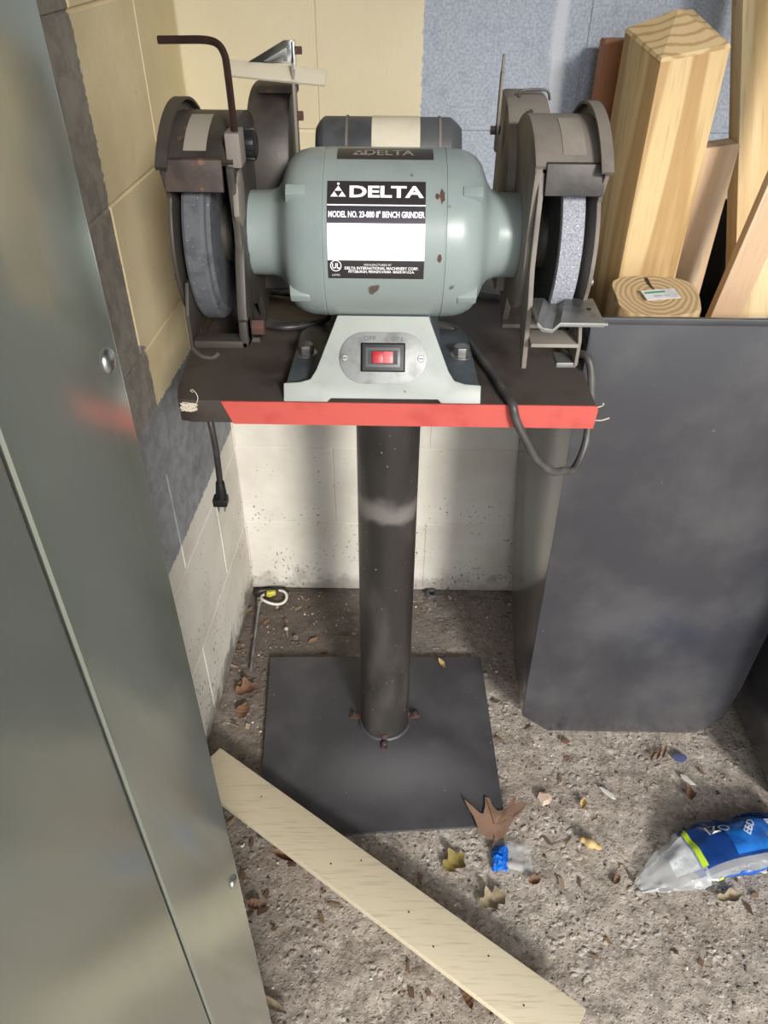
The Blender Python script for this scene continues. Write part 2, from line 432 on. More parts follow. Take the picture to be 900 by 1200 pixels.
# painted concrete-block walls: a mortar slab with every block its own piece
BH, BL, J = .2, .4, .003
def block_mesh(depth=.03):
    m = MB().box(-BL / 2 + J / 2, BL / 2 - J / 2, -depth, 0, J / 2, BH - J / 2)
    o = m.build('block', 'wall_back', bevel=.0015, seg=1, smooth=30); me = o.data
    bpy.data.objects.remove(o); return me
def lay(wall, mat, length, rows, phase, place):
    me = block_mesh(); me.materials.clear(); me.materials.append(mat)
    for r in range(rows):
        edges = [0.0]
        st = phase[r % 2]
        while st < length - .02:
            if st > .02: edges.append(st)
            st += BL
        edges.append(length)
        for a, b in zip(edges, edges[1:]):
            o = bpy.data.objects.new('block', me); COL.objects.link(o); o.parent = wall
            o.matrix_local = place((a + b) / 2, r * BH) @ Matrix.Diagonal(((b - a - .0001) / BL, 1, 1, 1))
CX = -.322
TH = R(3.4)
wb = struct(MB().box(CX - .25, 2.6, .0018, .2, 0, 2.4).build('wall_back', 'wall_back'))
lay(wb, M['wall_back'], 1.8, 8, (.402, .202), lambda s, z: Matrix.Translation((CX + s, 0, z + .004)) @ Matrix.Rotation(math.pi, 4, 'Z'))
LW = Matrix.Translation((CX, 0, 0)) @ Matrix.Rotation(-TH, 4, 'Z')
wl = struct(MB().box(-.2, -.0025, -3.0, .1, 0, 2.4, T=LW).build('wall_left', 'wall_left'))
lay(wl, M['wall_left'], 1.4, 8, (.366, .166), lambda s, z: LW @ Matrix.Translation((0, -s, z - .004)) @ Matrix.Rotation(R(90), 4, 'Z') @ Matrix.Translation((0, .03, 0)))
struct(MB().box(2.4, 2.6, -3.0, .1, 0, 2.4).build('wall_right', 'plain_wall'))
struct(MB().box(-.8, 2.6, -2.6, .2, 2.4, 2.5).build('ceiling', 'ceiling'))
struct(MB().box(-12, 14, -26, -3.0, -.06, -.02).build('driveway', 'drive'))

# ------------------------------------------------------------------ steel cabinet
CR = Matrix.Translation((-.101, -1.062, 0)) @ Matrix.Rotation(R(-2.4), 4, 'Z')
cab = thing('steel_cabinet', 'tall bare grey steel cabinet standing against the left wall in the foreground', 'cabinet', (-.22, -1.5, 0))
MB().box(-.215, -.004, -.86, -.001, .0, 1.9, T=CR).build('body', 'cabinet', cab, bevel=.002)
MB().box(-.006, 0, -.0855, 0, .0, 1.9, T=CR).build('front_stile', 'cabinet', cab, bevel=.0025, seg=3)
dr = MB().box(-.006, .0012, -.84, -.0890, .03, 1.87, T=CR).build('door', 'cabinet', cab, bevel=.003, seg=3)
MB().cyl(CR @ Vector((0, -.78, 1.0)), CR @ Vector((.02, -.78, 1.0)), .006).box(.015, .022, -.79, -.77, .95, 1.05, T=CR).build('handle', 'bright_metal', dr, bevel=.001)
for z in (1.545, 1.16, .772, .385):
    c = CR @ Vector((0, -.0105, z)); nx_ = (CR.to_3x3() @ Vector((1, 0, 0)))
    m = MB(); rings = []
    u, w = Vector((0, 0, 1)), nx_.cross(Vector((0, 0, 1)))
    for a in (0, 20, 40, 60, 80):
        rr, hh = .0048 * math.cos(R(a)), .0022 * math.sin(R(a))
        rings.append([c + nx_ * hh + rr * (math.cos(k * math.pi / 10) * u + math.sin(k * math.pi / 10) * w) for k in range(20)])
    m.loft(rings).build('screw', 'bright_metal', cab, smooth=60)

# ------------------------------------------------------------------ pedestal stand
st = thing('pedestal_stand', 'black pedestal stand with a round pipe, square base plate and red-edged top', 'stand', (-.01, -.383, 0))
TZ = .82
top = [(.245, -.522), (.245, -.125), (-.262, -.125), (-.266, -.40)] + [(-.264, -.45), (-.262, -.49), (-.256, -.518), (-.24, -.522)]
tt = MB().prism_z(top, TZ - .031, TZ).build('tabletop', 'top', st, bevel=.0015)
MB().add([(-.203, -.5225, TZ), (-.191, -.5225, TZ - .031), (.246, -.5225, TZ - .031), (.2475, -.5225, TZ - .006), (.246, -.5225, TZ),
          (-.203, -.5245, TZ), (-.191, -.5245, TZ - .031), (.246, -.5245, TZ - .031), (.2475, -.5245, TZ - .006), (.246, -.5245, TZ)],
         [(0, 1, 2, 3, 4), (9, 8, 7, 6, 5), (0, 5, 6, 1), (1, 6, 7, 2), (2, 7, 8, 3), (3, 8, 9, 4), (4, 9, 5, 0)]).build('red_edge', 'red', tt, label='worn red painted front edge')
MB().tube([(.2465, -.523, .818), (.252, -.525, .822), (.251, -.527, .826)], .0009, 6, 3).build('frayed_strand', 'thread', tt)
MB().tube([(.2465, -.523, .80), (.254, -.526, .802), (.262, -.527, .806)], .0009, 6, 3).build('frayed_strand', 'thread', tt)
PX, PY, PR = -.003, -.383, .046
MB().cyl((PX, PY, .004), (PX, PY, TZ - .031), PR, n=56).build('pipe', 'pipe', st)
MB().tube([(PX + (PR + .002) * math.cos(R(a)), PY + (PR + .002) * math.sin(R(a)), .016) for a in range(0, 361, 15)], .004, 8, 1).build('weld_bead', 'plate', st)
def plate_pt(u, v):
    c = [Vector((-.252, -.222)), Vector((.203, -.213)), Vector((.214, -.598)), Vector((-.222, -.628))]
    a = c[0].lerp(c[1], u); b = c[3].lerp(c[2], u); return a.lerp(b, v)
N = 24; mb = MB(); vs = []
for zoff in (0, -.006):
    for j in range(N + 1):
        for i in range(N + 1):
            u, v = i / N, j / N; p = plate_pt(u, v)
            dome = max(0, 1 - max(abs(u - .5), abs(v - .45)) * 1.9) ** .9
            vs.append((p.x, p.y, .0062 + .010 * dome + .002 * math.sin(u * 5 + v * 3) * (1 - dome) ** 2 * .4 + zoff))
n1 = N + 1; fs = []
for j in range(N):
    for i in range(N):
        a = j * n1 + i; q = (a, a + 1, a + n1 + 1, a + n1); fs += [q, tuple(k + n1 * n1 for k in q[::-1])]
bd = [i for i in range(N)] + [N + j * n1 for j in range(N)] + [N * n1 + N - i for i in range(N)] + [(N - j) * n1 for j in range(N)]
for k in range(len(bd)):
    a, b = bd[k], bd[(k + 1) % len(bd)]; fs.append((a, a + n1 * n1, b + n1 * n1, b))
MB().add(vs, fs).build('base_plate', 'plate', st, smooth=50)
for a in (-90, 10, 175):
    c = Vector((PX + .058 * math.cos(R(a)), PY + .058 * math.sin(R(a)), .016))
    T = Matrix.Translation(c) @ Matrix.Rotation(R(a), 4, 'Z')
    lug = MB().box(-.013, .011, -.006, .006, -.006, .003, T=T).box(-.013, -.009, -.005, .005, 0, .014, T=T).build('lug', 'rust', st, bevel=.001)
    MB().cyl(T @ Vector((.003, 0, .002)), T @ Vector((.003, 0, .007)), .004, n=6).build('bolt', 'plate', lug)

# ------------------------------------------------------------------ bench grinder
G = (-.010, -.42, TZ)
gr = thing('bench_grinder', 'grey-green double-wheel bench grinder bolted to the red-edged stand top', 'bench grinder', G)
GX, GY, GZ, MR = -.010, -.42, .985, .092
half = [(.158, .0455), (.150, .0465), (.128, .0470), (.120, .0500), (.1145, .0580), (.1105, .0680), (.107, .0760), (.1015, .0830), (.093, .0880), (.083, .0908), (.0665, .092), (.0660, .0912), (.0648, .0912), (.0643, .092)]
prof = [(GX - a, r) for a, r in half] + [(GX + a, r) for a, r in half[::-1]]
mot = MB().lathe_x(prof, GY, GZ, 72).build('motor_housing', 'green', gr, smooth=40)
def cylp(x, s, d=0.0):
    """point on the motor surface: x along the axis, s arc length above the level front line"""
    a = s / MR
    return (GX + x, GY - (MR + d) * math.cos(a), GZ + (MR + d) * math.sin(a))
for sx in (-1, 1):
    for a in (47, -30):
        T = Matrix.Translation((GX, GY, GZ)) @ Matrix.Rotation(R(a), 4, 'X').inverted()
        pts = lambda y0, w: [T @ Vector(p) for p in ((sx * .078, y0, -w), (sx * .103, y0, -w * 1.3), (sx * .103, y0, w * 1.3), (sx * .078, y0, w))]
        b = [T @ Vector(p) for p in ((sx * .080, -.085, -.008), (sx * .106, -.070, -.009), (sx * .106, -.070, .009), (sx * .080, -.085, .008))]
        t_ = [T @ Vector(p) for p in ((sx * .083, -.0925, -.005), (sx * .104, -.0915, -.006), (sx * .104, -.0915, .006), (sx * .083, -.0925, .005))]
        MB().loft([b, t_]).build('screw_boss', 'green', mot, bevel=.0015)
def patch(x0, x1, s0, s1, d, th=.0005, n=14):
    ring = []
    m = MB()
    rows = [[cylp(x, s0 + (s1 - s0) * k / n, dd) for (x, dd) in ((x0, d), (x1, d), (x1, d - th), (x0, d - th))] for k in range(n + 1)]
    return m.loft(rows)
def bend_text(txt, xc, sc, h, d, bold=0, sx=1, align='CENTER', m=None):
    vs, fs = text_mesh(txt, h, bold, sx, align); m = m or MB()
    return m.add([cylp(xc + x, sc + y, d) for x, y in vs], fs)
deg = lambda a: R(a) * MR
LX0, LX1 = -.0595, .0435
LXC = (LX0 + LX1) / 2; LWD = LX1 - LX0
s_of = lambda f: deg(-10.5) + (deg(52.8) - deg(-10.5)) * f     # f: 0 at the label's foot, 1 at its top
npl = patch(LX0, LX1, s_of(0), s_of(1), .0009).build('name_plate', 'tag_black', gr, label='black and white maker plate')
HL = s_of(1) - s_of(0)
patch(LX0, LX1, s_of(.20), s_of(.565), .0012).build('white_panel', 'tag_white', npl)
patch(LX0, LX1, s_of(.565), s_of(.735), .0012).build('model_panel', 'tag_navy', npl)
patch(LX0, LX1, s_of(.735), s_of(.748), .0014, n=2).build('rule', 'tag_white', npl)
m = bend_text('DELTA', LXC + .0095, s_of(.825), .0120, .0013, .0006, 1.50)
def tri(m, cx, cs, w, h, d=.0013):
    return m.add([cylp(cx - w / 2, cs, d), cylp(cx + w / 2, cs, d), cylp(cx, cs + h, d)], [(0, 1, 2)])
lx, ls = LX0 + .0115, s_of(.825)
tri(m, lx - .0042, ls, .0080, .0058); tri(m, lx + .0042, ls, .0080, .0058); tri(m, lx, ls + .0063, .0080, .0058)
m.add([cylp(lx + .0014 * math.cos(k * math.pi / 6), ls + .0142 + .0014 * math.sin(k * math.pi / 6), .0013) for k in range(12)], [tuple(range(12))])
m.build('maker_name', 'tag_white', npl, smooth=0)
bend_text('MODEL NO. 23-880 8" BENCH GRINDER', LXC, s_of(.622), .0058, .0016, .0003, .685).build('model_number', 'tag_white', npl, smooth=0)
m = MB()
for k in range(5):
    patch(LX0 + .060, LX1 - .001, s_of(.235 + k * .066), s_of(.238 + k * .066), .0014, n=1).build('rule', 'ink', npl)
bend_text('VOLTS  115', LXC + .030, s_of(.525), .0026, .0015, 0, 1.0, 'CENTER', m)
bend_text('HZ  60', LXC + .036, s_of(.455), .0026, .0015, 0, 1.0, 'CENTER', m)
bend_text('SERIAL NO.', LXC + .032, s_of(.31), .0026, .0015, 0, 1.0, 'CENTER', m)
bend_text('R.P.M. 3450', LXC + .030, s_of(.245), .0026, .0015, 0, 1.0, 'CENTER', m)
m.build('rating_print', 'ink', npl, smooth=0)
m = bend_text('MANUFACTURED BY', LXC + .002, s_of(.145), .0022, .0014)
bend_text('DELTA INTERNATIONAL MACHINERY CORP.', LXC + .006, s_of(.105), .0030, .0014, .0001, .92, 'CENTER', m)
bend_text('PITTSBURGH, PENNSYLVANIA  MADE IN U.S.A.', LXC + .006, s_of(.068), .0028, .0014, .0001, .86, 'CENTER', m)
bend_text('UL', LX0 + .0085, s_of(.115), .0055, .0014, .0002, .9, 'CENTER', m)
bend_text('LISTED', LX0 + .0085, s_of(.032), .0020, .0014, 0, 1., 'CENTER', m)
cx, cs = LX0 + .0085, s_of(.142)
rg = [[cylp(cx + r * math.cos(k * math.pi / 14), cs + r * math.sin(k * math.pi / 14), .0014) for k in range(28)] for r in (.0052, .0061)]
m.loft(rg, caps=False)
m.build('maker_print', 'tag_white', npl, smooth=0)
ts = patch(-.051, .052, deg(73), deg(90), .0008).build('top_strip', 'tag_black', gr)
m = bend_text('DELTA', .004, deg(77.5), .0125, .0012, .0003, 1.0)
tri(m, -.0315, deg(77.5), .007, .006, .0012); tri(m, -.0245, deg(77.5), .007, .006, .0012); tri(m, -.028, deg(77.5) + .0063, .007, .0062, .0012)
m.build('maker_name', 'pale_tag', ts, smooth=0)
# worn paint chips (they have their own outline on the housing)
for (x, s0, w, h) in ((.061, deg(43), .0045, .012), (.0555, deg(43), .004, .005), (.0595, deg(4), .0035, .008)):
    pts = [cylp(x + w * (.6 + .4 * random.random()) * math.cos(k * math.pi / 5) * .8, s0 + h * (.6 + .4 * random.random()) * math.sin(k * math.pi / 5) * .8, .0003) for k in range(10)]
    MB().add(pts, [tuple(range(10))]).build('paint_chip', 'rust', mot, smooth=0)

# capacitor housing behind the motor
CY, CZ, CRD = -.312, 1.0455, .0415
cp = MB().lathe_x([(GX - .084, .030), (GX - .080, .036), (GX - .075, CRD - .001), (GX - .073, CRD), (GX + .076, CRD), (GX + .078, CRD - .001), (GX + .084, .036), (GX + .090, .030)], CY, CZ, 48).build('capacitor_can', 'cap', gr, smooth=40)
def can_patch(x0, x1, a0, a1, d, n=12):
    return MB().loft([[(x, CY - (CRD + dd) * math.cos(R(a0 + (a1 - a0) * k / n)), CZ + (CRD + dd) * math.sin(R(a0 + (a1 - a0) * k / n))) for x, dd in ((x0, d), (x1, d), (x1, d - .0006), (x0, d - .0006))] for k in range(n + 1)])
can_patch(-.027, .030, 20, 100, .0007).build('label', 'capcream', cp)
for x in (-.058, .052): can_patch(x, x + .003, -20, 160, .0012).build('strap', 'guard_dust', cp)
MB().prism_x([(-.35, .93), (-.345, 1.02), (-.28, 1.02), (-.275, .93)], GX - .05, GX + .05).build('capacitor_bracket', 'guard', cp)

# cast base
def fp(x, s, d=0.0):
    """point on the leaning front of the base: s up the slope, d outward"""
    n = Vector((0, -.875, .484)); u = Vector((0, .484, .875))
    return Vector((GX + x, -.5225, TZ)) + u * s + n * d
outl = [(-.118, 0), (-.066, 0), (-.062, .0045), (.066, .0045), (.070, 0), (.117, 0), (.117, .022), (.098, .0232), (.085, .027), (.078, .038), (.053, .101), (-.054, .101), (-.079, .038), (-.086, .027), (-.099, .0232), (-.118, .022)]
bs = MB().loft([[fp(x, s, 0) for x, s in outl], [fp(x, s, -.013) for x, s in outl]]).build('base_front', 'pale_green', gr, bevel=.0018)
rings = []
for z, hx, y0, y1 in ((TZ + .0005, .076, -.508, -.325), (TZ + .03, .072, -.49, -.335), (TZ + .06, .061, -.475, -.355), (TZ + .098, .052, -.456, -.37)):
    rings.append([(GX - hx, y0, z), (GX + hx, y0, z), (GX + hx, y1, z), (GX - hx, y1, z)])
MB().loft(rings).build('base_casting', 'dirty_green', gr, bevel=.003)
for sx in (-1, 1):
    ft = MB().prism_z([(GX + sx * .06, -.515), (GX + sx * .117, -.512), (GX + sx * .112, -.36), (GX + sx * .10, -.335), (GX + sx * .06, -.33)][::sx], TZ + .0003, TZ + .014).build('foot', 'dirty_green', gr, bevel=.003)
    bx, by = GX + sx * .099, -.425
    b = MB().cyl((bx, by, TZ + .012), (bx, by, TZ + .0155), .014, n=24).cyl((bx, by, TZ + .015), (bx, by, TZ + .027), .0100, n=6, ph=.3).build('mounting_bolt', 'steel', gr, bevel=.0008)
def stad(hw, hh, n=10):
    p = [(hw - hh + hh * math.cos(R(a)), hh * math.sin(R(a))) for a in range(-90, 91, 15)]
    return p + [(-x, -y) for x, y in p]
SC = .052
sw = MB().loft([[fp(x, SC + s, d) for x, s in stad(.0515, .030)] for d in (.0002, .002)]).build('switch_plate', 'swplate', gr, bevel=.0004)
MB().loft([[fp(x * k, SC + .001 + s * k, d) for x, s in ((-.0262, -.0168), (.0262, -.0168), (.0262, .0168), (-.0262, .0168))] for k, d in ((1, .0018), (1, .0035), (.93, .0050))]).build('bezel', 'black', sw, bevel=.0025)
MB().loft([[fp(x, SC + .001 + s, d) for x, s in ((-.0205, -.0115), (.0205, -.0115), (.0205, .0115), (-.0205, .0115))] for d in (.0045, .0058)]).build('frame', 'swgrey', sw, bevel=.0005)
MB().loft([[fp(x, SC + .001 + s, d) for x, s in ((-.0172, -.0082), (.0172, -.0082), (.0172, .0082), (-.0172, .0082))] for d in (.0055, .0064)]).build('rocker_well', 'black', sw)
rk = MB().loft([[fp(x, SC + .001 + s, d) for x, s in ((-.0125, -.0068), (.0005, -.0068), (.0005, .0068), (-.0125, .0068))] for d in (.006, .0085)]).build('rocker', 'swred', sw, bevel=.0006)
MB().loft([[fp(x, SC + .001 + s, d) for x, s in ((.0005, -.0068), (.0118, -.0068), (.0118, .0068), (.0005, .0068))] for d in (.006, .0095)]).build('rocker_end', 'swpink', rk, bevel=.0006)
for sx in (-1, 1):
    c = fp(sx * .0448, SC, .002); nn = (fp(0, 0, 1) - fp(0, 0, 0))
    s_ = MB().cyl(c, c + nn * .0016, .0042, .0036, n=16).build('screw', 'steel', sw)
    MB().loft([[c + nn * d + Vector((x, 0, 0)) + (fp(0, z) - fp(0, 0)) for x, z in ((-.003, -.0005), (.003, -.0005), (.003, .0005), (-.003, .0005))] for d in (.0012, .0019)]).build('slot', 'black', s_)
m = MB()
for txt, xc in (('OFF', -.016), ('ON', .0165)):
    vs, fs = text_mesh(txt, .0048, .0002, 1.25)
    m.add([fp(xc + x, SC + .0205 + y, .0023) for x, y in vs], fs)
m.build('switch_lettering', 'swgrey', sw, smooth=0)

# wheel guards, wheels, rests: one set each side
def yz(pts, yc=GY, zc=GZ):          # local polar pairs (forward, up) to (y, z)
    return [(yc - a, zc + b) for a, b in pts]
def guard_outline(rb, rf, a_top, a_front, a_low):
    """big radius from the brow over the top and down the back, small radius round the front"""
    return arc(rb, a_top, 255, 34) + arc(rf, 262, 360 + a_front, 20)
def side(sx, wheel_mat, guard_mat, lab):
    X = lambda a: GX + sx * a
    gd = MB().prism_x(yz(guard_outline(.122, .080, 48, 18, -80)), X(.152), X(.160)).build('inner_guard', guard_mat, gr, bevel=.0015, label=lab)
    band = [(r * math.cos(R(a)), r * math.sin(R(a))) for r, a in [(.127, 50 + k * (6 if sx > 0 else 6.7)) for k in range(36)]]
    inn = [(r * math.cos(R(a)), r * math.sin(R(a))) for r, a in [(.1215, 50 + k * (6 if sx > 0 else 6.7)) for k in range(36)]]
    bd_ = MB(); pv = [yz(band), yz(inn)]
    rings = []
    for k in range(36):
        (y0, z0), (y1, z1) = pv[0][k], pv[1][k]
        rings.append([(X(.152), y0, z0), (X(.220), y0, z0), (X(.220), y1, z1), (X(.152), y1, z1)])
    bd_.loft(rings).build('guard_band', guard_mat, gr, smooth=40)
    # tag on the drum
    m_ = MB(); rr = []
    for k in range(9):
        a = 56 + k * 3.6
        rr.append([(X(x), GY - r * math.cos(R(a)), GZ + r * math.sin(R(a))) for x, r in ((.180, .1276), (.203, .1276), (.203, .1271), (.180, .1271))])
    m_.loft(rr).build('pale_tag', 'pale_tag', gr)
    # outer cover: flanged disc, cut back round the front of the wheel
    cv = MB().prism_x(yz(guard_outline(.137, .099, 46, 38, -80)), X(.220), X(.2245)).build('outer_cover', guard_mat, gr, bevel=.001)
    rim = []
    for k in range(44):
        a = 44 + k * (211 / 43)
        o_ = lambda r: (GY - r * math.cos(R(a)), GZ + r * math.sin(R(a)))
        rim.append([(X(x),) + o_(r) for x, r in ((.214, .1395), (.2262, .1395), (.2262, .1335), (.214, .1365))])
    MB().loft(rim).build('rim', guard_mat, cv, smooth=40)
    for a in (75, 140, 20):
        p = (GY - .120 * math.cos(R(a)) if a != 20 else GY - .085, GZ + .120 * math.sin(R(a)) if a != 20 else GZ - .02)
        MB().cyl((X(.2245), p[0], p[1]), (X(.2285), p[0], p[1]), .005, .004, n=12).build('cover_screw', 'steel', cv)
    MB().lathe_x([(X(.2245), .040), (X(.231), .036), (X(.2335), .024)], GY, GZ, 28).build('hub_boss', guard_mat, cv)
    # spark arrester at the brow
    a = R(50); c0 = Vector((0, GY - .129 * math.cos(a), GZ + .129 * math.sin(a)))
    q = [(c0.y + .004, c0.z + .002), (c0.y - .001, c0.z + .001), (c0.y - .007, c0.z - .028), (c0.y - .001, c0.z - .030)]
    MB().prism_x(q, X(.163), X(.222)).build('spark_guard', 'guard_rust' if sx < 0 else 'guard', gr, bevel=.001)
    # grinding wheel
    wp = [(.187, .020), (.187, .090), (.1885, .0945), (.1915, .0965), (.2085, .0965), (.2115, .0945), (.2125, .090), (.2125, .020)] if sx < 0 else \
         [(.185, .020), (.185, .093), (.1862, .0955), (.2088, .0955), (.210, .093), (.210, .020)]
    wh = MB().lathe_x([(X(a_), r) for a_, r in wp], GY, GZ, 72).build('grinding_wheel', wheel_mat, gr, smooth=30)
    MB().lathe_x([(X(.1835), .03), (X(.1835), .086), (X(wp[0][0]), .089), (X(wp[0][0]), .03)], GY, GZ, 48).build('wheel_side', 'wheel_side' if sx > 0 else 'wheel_dark', wh)
    MB().lathe_x([(X(.172), .012), (X(.172), .030), (X(.178), .034), (X(.1836), .034)], GY, GZ, 32).build('flange', 'guard', wh)
    MB().cyl((X(.150), GY, GZ), (X(.2235), GY, GZ), .010, n=16).build('arbor', 'steel', gr)
    return gd
side(-1, 'wheel_dark', 'guard', 'dark grimy cast wheel guard')
side(1, 'wheel_light', 'guard_dust', 'dusty cast wheel guard')
# rear exhaust spouts
def spout(x0, x1, y0, y1, zt, mat):
    rg = []; r = .088; yc_, zc_ = y0 + r, zt - r
    for x, i in ((x0, .005), (x0 + .0015, .0015), (x0 + .005, 0), (x1 - .005, 0), (x1 - .0015, .0015), (x1, .005)):
        rg.append([(x, y0 + i, .90)] + [(x, yc_ - (r - i) * math.cos(R(a)), zc_ + (r - i) * math.sin(R(a))) for a in range(0, 91, 10)] + [(x, y1 - i, zt - i), (x, y1 - i, .90)])
    return MB().loft(rg).build('exhaust_spout', mat, gr, smooth=40)
spout(-.172, -.121, -.375, -.26, 1.116, 'guard')
e = spout(.131, .182, -.375, -.25, 1.108, 'guard_dust')
MB().tube([(.148, -.30, 1.105), (.148, -.298, 1.113), (.163, -.296, 1.115), (.180, -.296, 1.114), (.184, -.296, 1.104)], .0016, 6, 3).build('wire_clip', 'guard', e)
for x, y_, z in ((.160, -.3665, 1.054), (.157, -.333, 1.0965)): MB().cyl((x, y_ - .003, z + .003), (x, y_ + .003, z - .003), .0028, n=10).build('rivet', 'guard', e)
# left eye shield on its arm
T = Matrix.Translation((-.130, -.36, 1.1395)) @ Matrix.Rotation(R(4), 4, 'Y') @ Matrix.Rotation(R(-4), 4, 'Z') @ Matrix.Rotation(R(40), 4, 'X')
shd = MB().box(-.058, .054, -.010, .010, -.002, .0015, T=T).build('eye_shield', 'acrylic', gr, bevel=.0006, label='dusty translucent eye shield')
bk = [(-.168, 1.146), (-.122, 1.1695), (-.109, 1.170), (-.109, 1.148)]
MB().loft([[(x, -.352, z) for x, z in bk], [(x, -.349, z) for x, z in bk]]).box(-.1125, -.109, -.366, -.349, 1.143, 1.170).build('shield_bracket', 'chrome', shd, bevel=.0012)
bk2 = [(-.146, 1.1495), (-.119, 1.163), (-.119, 1.1495), (-.123, 1.1495), (-.124, 1.155), (-.141, 1.1495)]
MB().loft([[(x, -.3535, z) for x, z in bk2], [(x, -.352, z) for x, z in bk2]]).build('bracket_rib', 'steel', shd, bevel=.0004)
MB().cyl((-.109, -.358, 1.161), (-.102, -.358, 1.161), .0042, n=6).build('bolt', 'rust', shd)
MB().box(-.1135, -.1105, -.368, -.350, 1.050, 1.150).build('shield_arm', 'guard_dust', gr, bevel=.0006)
MB().cyl((-.1105, -.36, 1.097), (-.104, -.36, 1.097), .0055, n=6).build('arm_bolt', 'rust', gr)
MB().box(-.160, -.114, -.318, -.298, 1.112, 1.119).build('spout_cap', 'guard_rust', gr, bevel=.001)
# right shield arm seen edge-on
ra = MB().box(.122, .125, -.315, -.300, 1.05, 1.135).box(.1225, .1255, -.310, -.302, 1.13, 1.152).build('shield_arm', 'guard_dust', gr, bevel=.0006)
MB().cyl((.1155, -.308, 1.073), (.127, -.308, 1.073), .0055, n=6).build('arm_bolt', 'guard', ra)
# knob and bracket on the left guard
kb = MB().lathe_x([(-.160, .006), (-.160, .0135), (-.157, .0145), (-.150, .0145), (-.148, .0125)], -.432, 1.083, 24).build('knob', 'black', gr, smooth=40)
for k in range(9):
    a = k * 2 * math.pi / 9
    c = Vector((0, -.432 + .0142 * math.cos(a), 1.083 + .0142 * math.sin(a)))
    T = Matrix.Translation(c) @ Matrix.Rotation(a, 4, 'X')
    MB().box(-.1595, -.1495, -.001, .0016, -.0024, .0024, T=T).build('grip_rib', 'black', kb, bevel=.0005)
MB().cyl((-.172, -.432, 1.083), (-.160, -.432, 1.083), .0085, n=16).build('knob_collar', 'steel', gr, bevel=.0005)
MB().box(-.1685, -.1535, -.499, -.470, 1.076, 1.1085).build('key_bracket', 'guard_dust', gr, bevel=.002)
MB().prism_x([(-.505, 1.03), (-.497, 1.06), (-.47, 1.075), (-.46, 1.05), (-.47, 1.02), (-.49, 1.015)], -.1665, -.1600).build('guard_lug', 'guard_dust', gr, bevel=.002)
# left work-rest bracket (its table is missing)
arm = [(-.505, .985), (-.495, 1.0), (-.47, .98), (-.478, .93), (-.485, .895), (-.515, .890), (-.53, .905), (-.523, .94)]
MB().prism_x(arm, -.1705, -.160).build('rest_arm', 'guard', gr, bevel=.002)
MB().box(-.222, -.160, -.532, -.510, .893, .902).box(-.169, -.160, -.532, -.508, .893, .925).build('rest_bar', 'guard', gr, bevel=.0025)
MB().prism_x([(-.528, .885), (-.515, .885), (-.47, .90), (-.46, .96), (-.51, .96), (-.528, .93)], -.2275, -.2235).build('rest_side', 'guard', gr, bevel=.0008)
MB().tube([(-.226, -.526, .890), (-.216, -.53, .883), (-.204, -.53, .881), (-.196, -.528, .886)], .003, 8, 4).build('bent_lip', 'guard', gr)
MB().cyl((-.160, -.50, .905), (-.146, -.50, .905), .0095, n=6).build('rest_bolt', 'rust', gr, bevel=.001)
# right work rest with its grooved table
def zt(x): return 0
tb = [(.1515, 0), (.158, 0), (.164, -.006), (.1745, -.0075), (.1815, 0), (.222, 0)]
rg = []
for y, sh in ((-.569, -.006), (-.505, .010)):
    pr = [(x + (sh if .155 < x < .19 else 0), y, .946 + dz + (.0 if y < -.54 else .0)) for x, dz in tb]
    rg.append(pr + [(x, y, z - .0045) for x, y, z in pr[::-1]])
rst = MB().loft(rg).build('work_rest', 'steel', gr, bevel=.0008, label='grooved bare steel work rest')
MB().cyl((.212, -.534, .9455), (.212, -.534, .9466), .0026, n=14).build('hole', 'black', rst)
MB().cyl((.2215, -.566, .9437), (.2255, -.566, .9437), .0022, n=10).build('rest_pin', 'steel', rst)
rarm = [(-.505, 1.055), (-.498, 1.075), (-.475, 1.06), (-.485, .98), (-.49, .91), (-.525, .872), (-.538, .876), (-.53, .92), (-.528, .945), (-.512, .98)]
MB().prism_x(rarm, .1470, .1525).build('rest_arm', 'guard_dust', gr, bevel=.0012)
MB().box(.1525, .205, -.548, -.512, .907, .9115).build('rest_shelf', 'pale_tag', gr, bevel=.001)
MB().prism_x([(-.548, .885), (-.52, .885), (-.50, .90), (-.50, .942), (-.53, .942), (-.548, .915)], .2030, .2070).build('rest_cheek', 'guard_dust', gr, bevel=.001)
MB().box(.184, .206, -.546, -.520, .882, .888).build('rest_foot', 'steel', gr, bevel=.001)
# cord: from the base over the table front, down in a loop and back up past the right edge
cpath = [(.050, -.37, .850), (.078, -.345, .835), (.100, -.36, .826), (.113, -.405, .8255), (.128, -.46, .8255), (.137, -.505, .8255), (.144, -.530, .8235), (.150, -.5345, .805), (.163, -.538, .782), (.181, -.538, .752), (.203, -.533, .731), (.220, -.522, .724), (.240, -.50, .712), (.2545, -.478, .735), (.2565, -.462, .775), (.2535, -.45, .82), (.246, -.44, .842), (.236, -.42, .838), (.226, -.36, .828), (.19, -.24, .826), (.09, -.2, .826)]
MB().tube(cpath, .0052, 10, 5).build('power_cord', 'cord_dust', gr, smooth=60)
lp = [(-.09, -.33, .85), (-.10, -.305, .8255), (-.15, -.325, .8255), (-.19, -.30, .8255), (-.225, -.25, .8255), (-.20, -.21, .8255), (-.13, -.24, .832), (-.085, -.29, .832)]
MB().tube(lp, .0048, 10, 5).build('power_cord', 'cord', gr, smooth=60)
lp2 = [(-.085, -.345, .848), (-.105, -.335, .834), (-.150, -.350, .834), (-.195, -.325, .834), (-.222, -.28, .832), (-.21, -.23, .832), (-.15, -.215, .832)]
MB().tube(lp2, .0048, 10, 5).build('power_cord', 'cord', gr, smooth=60)
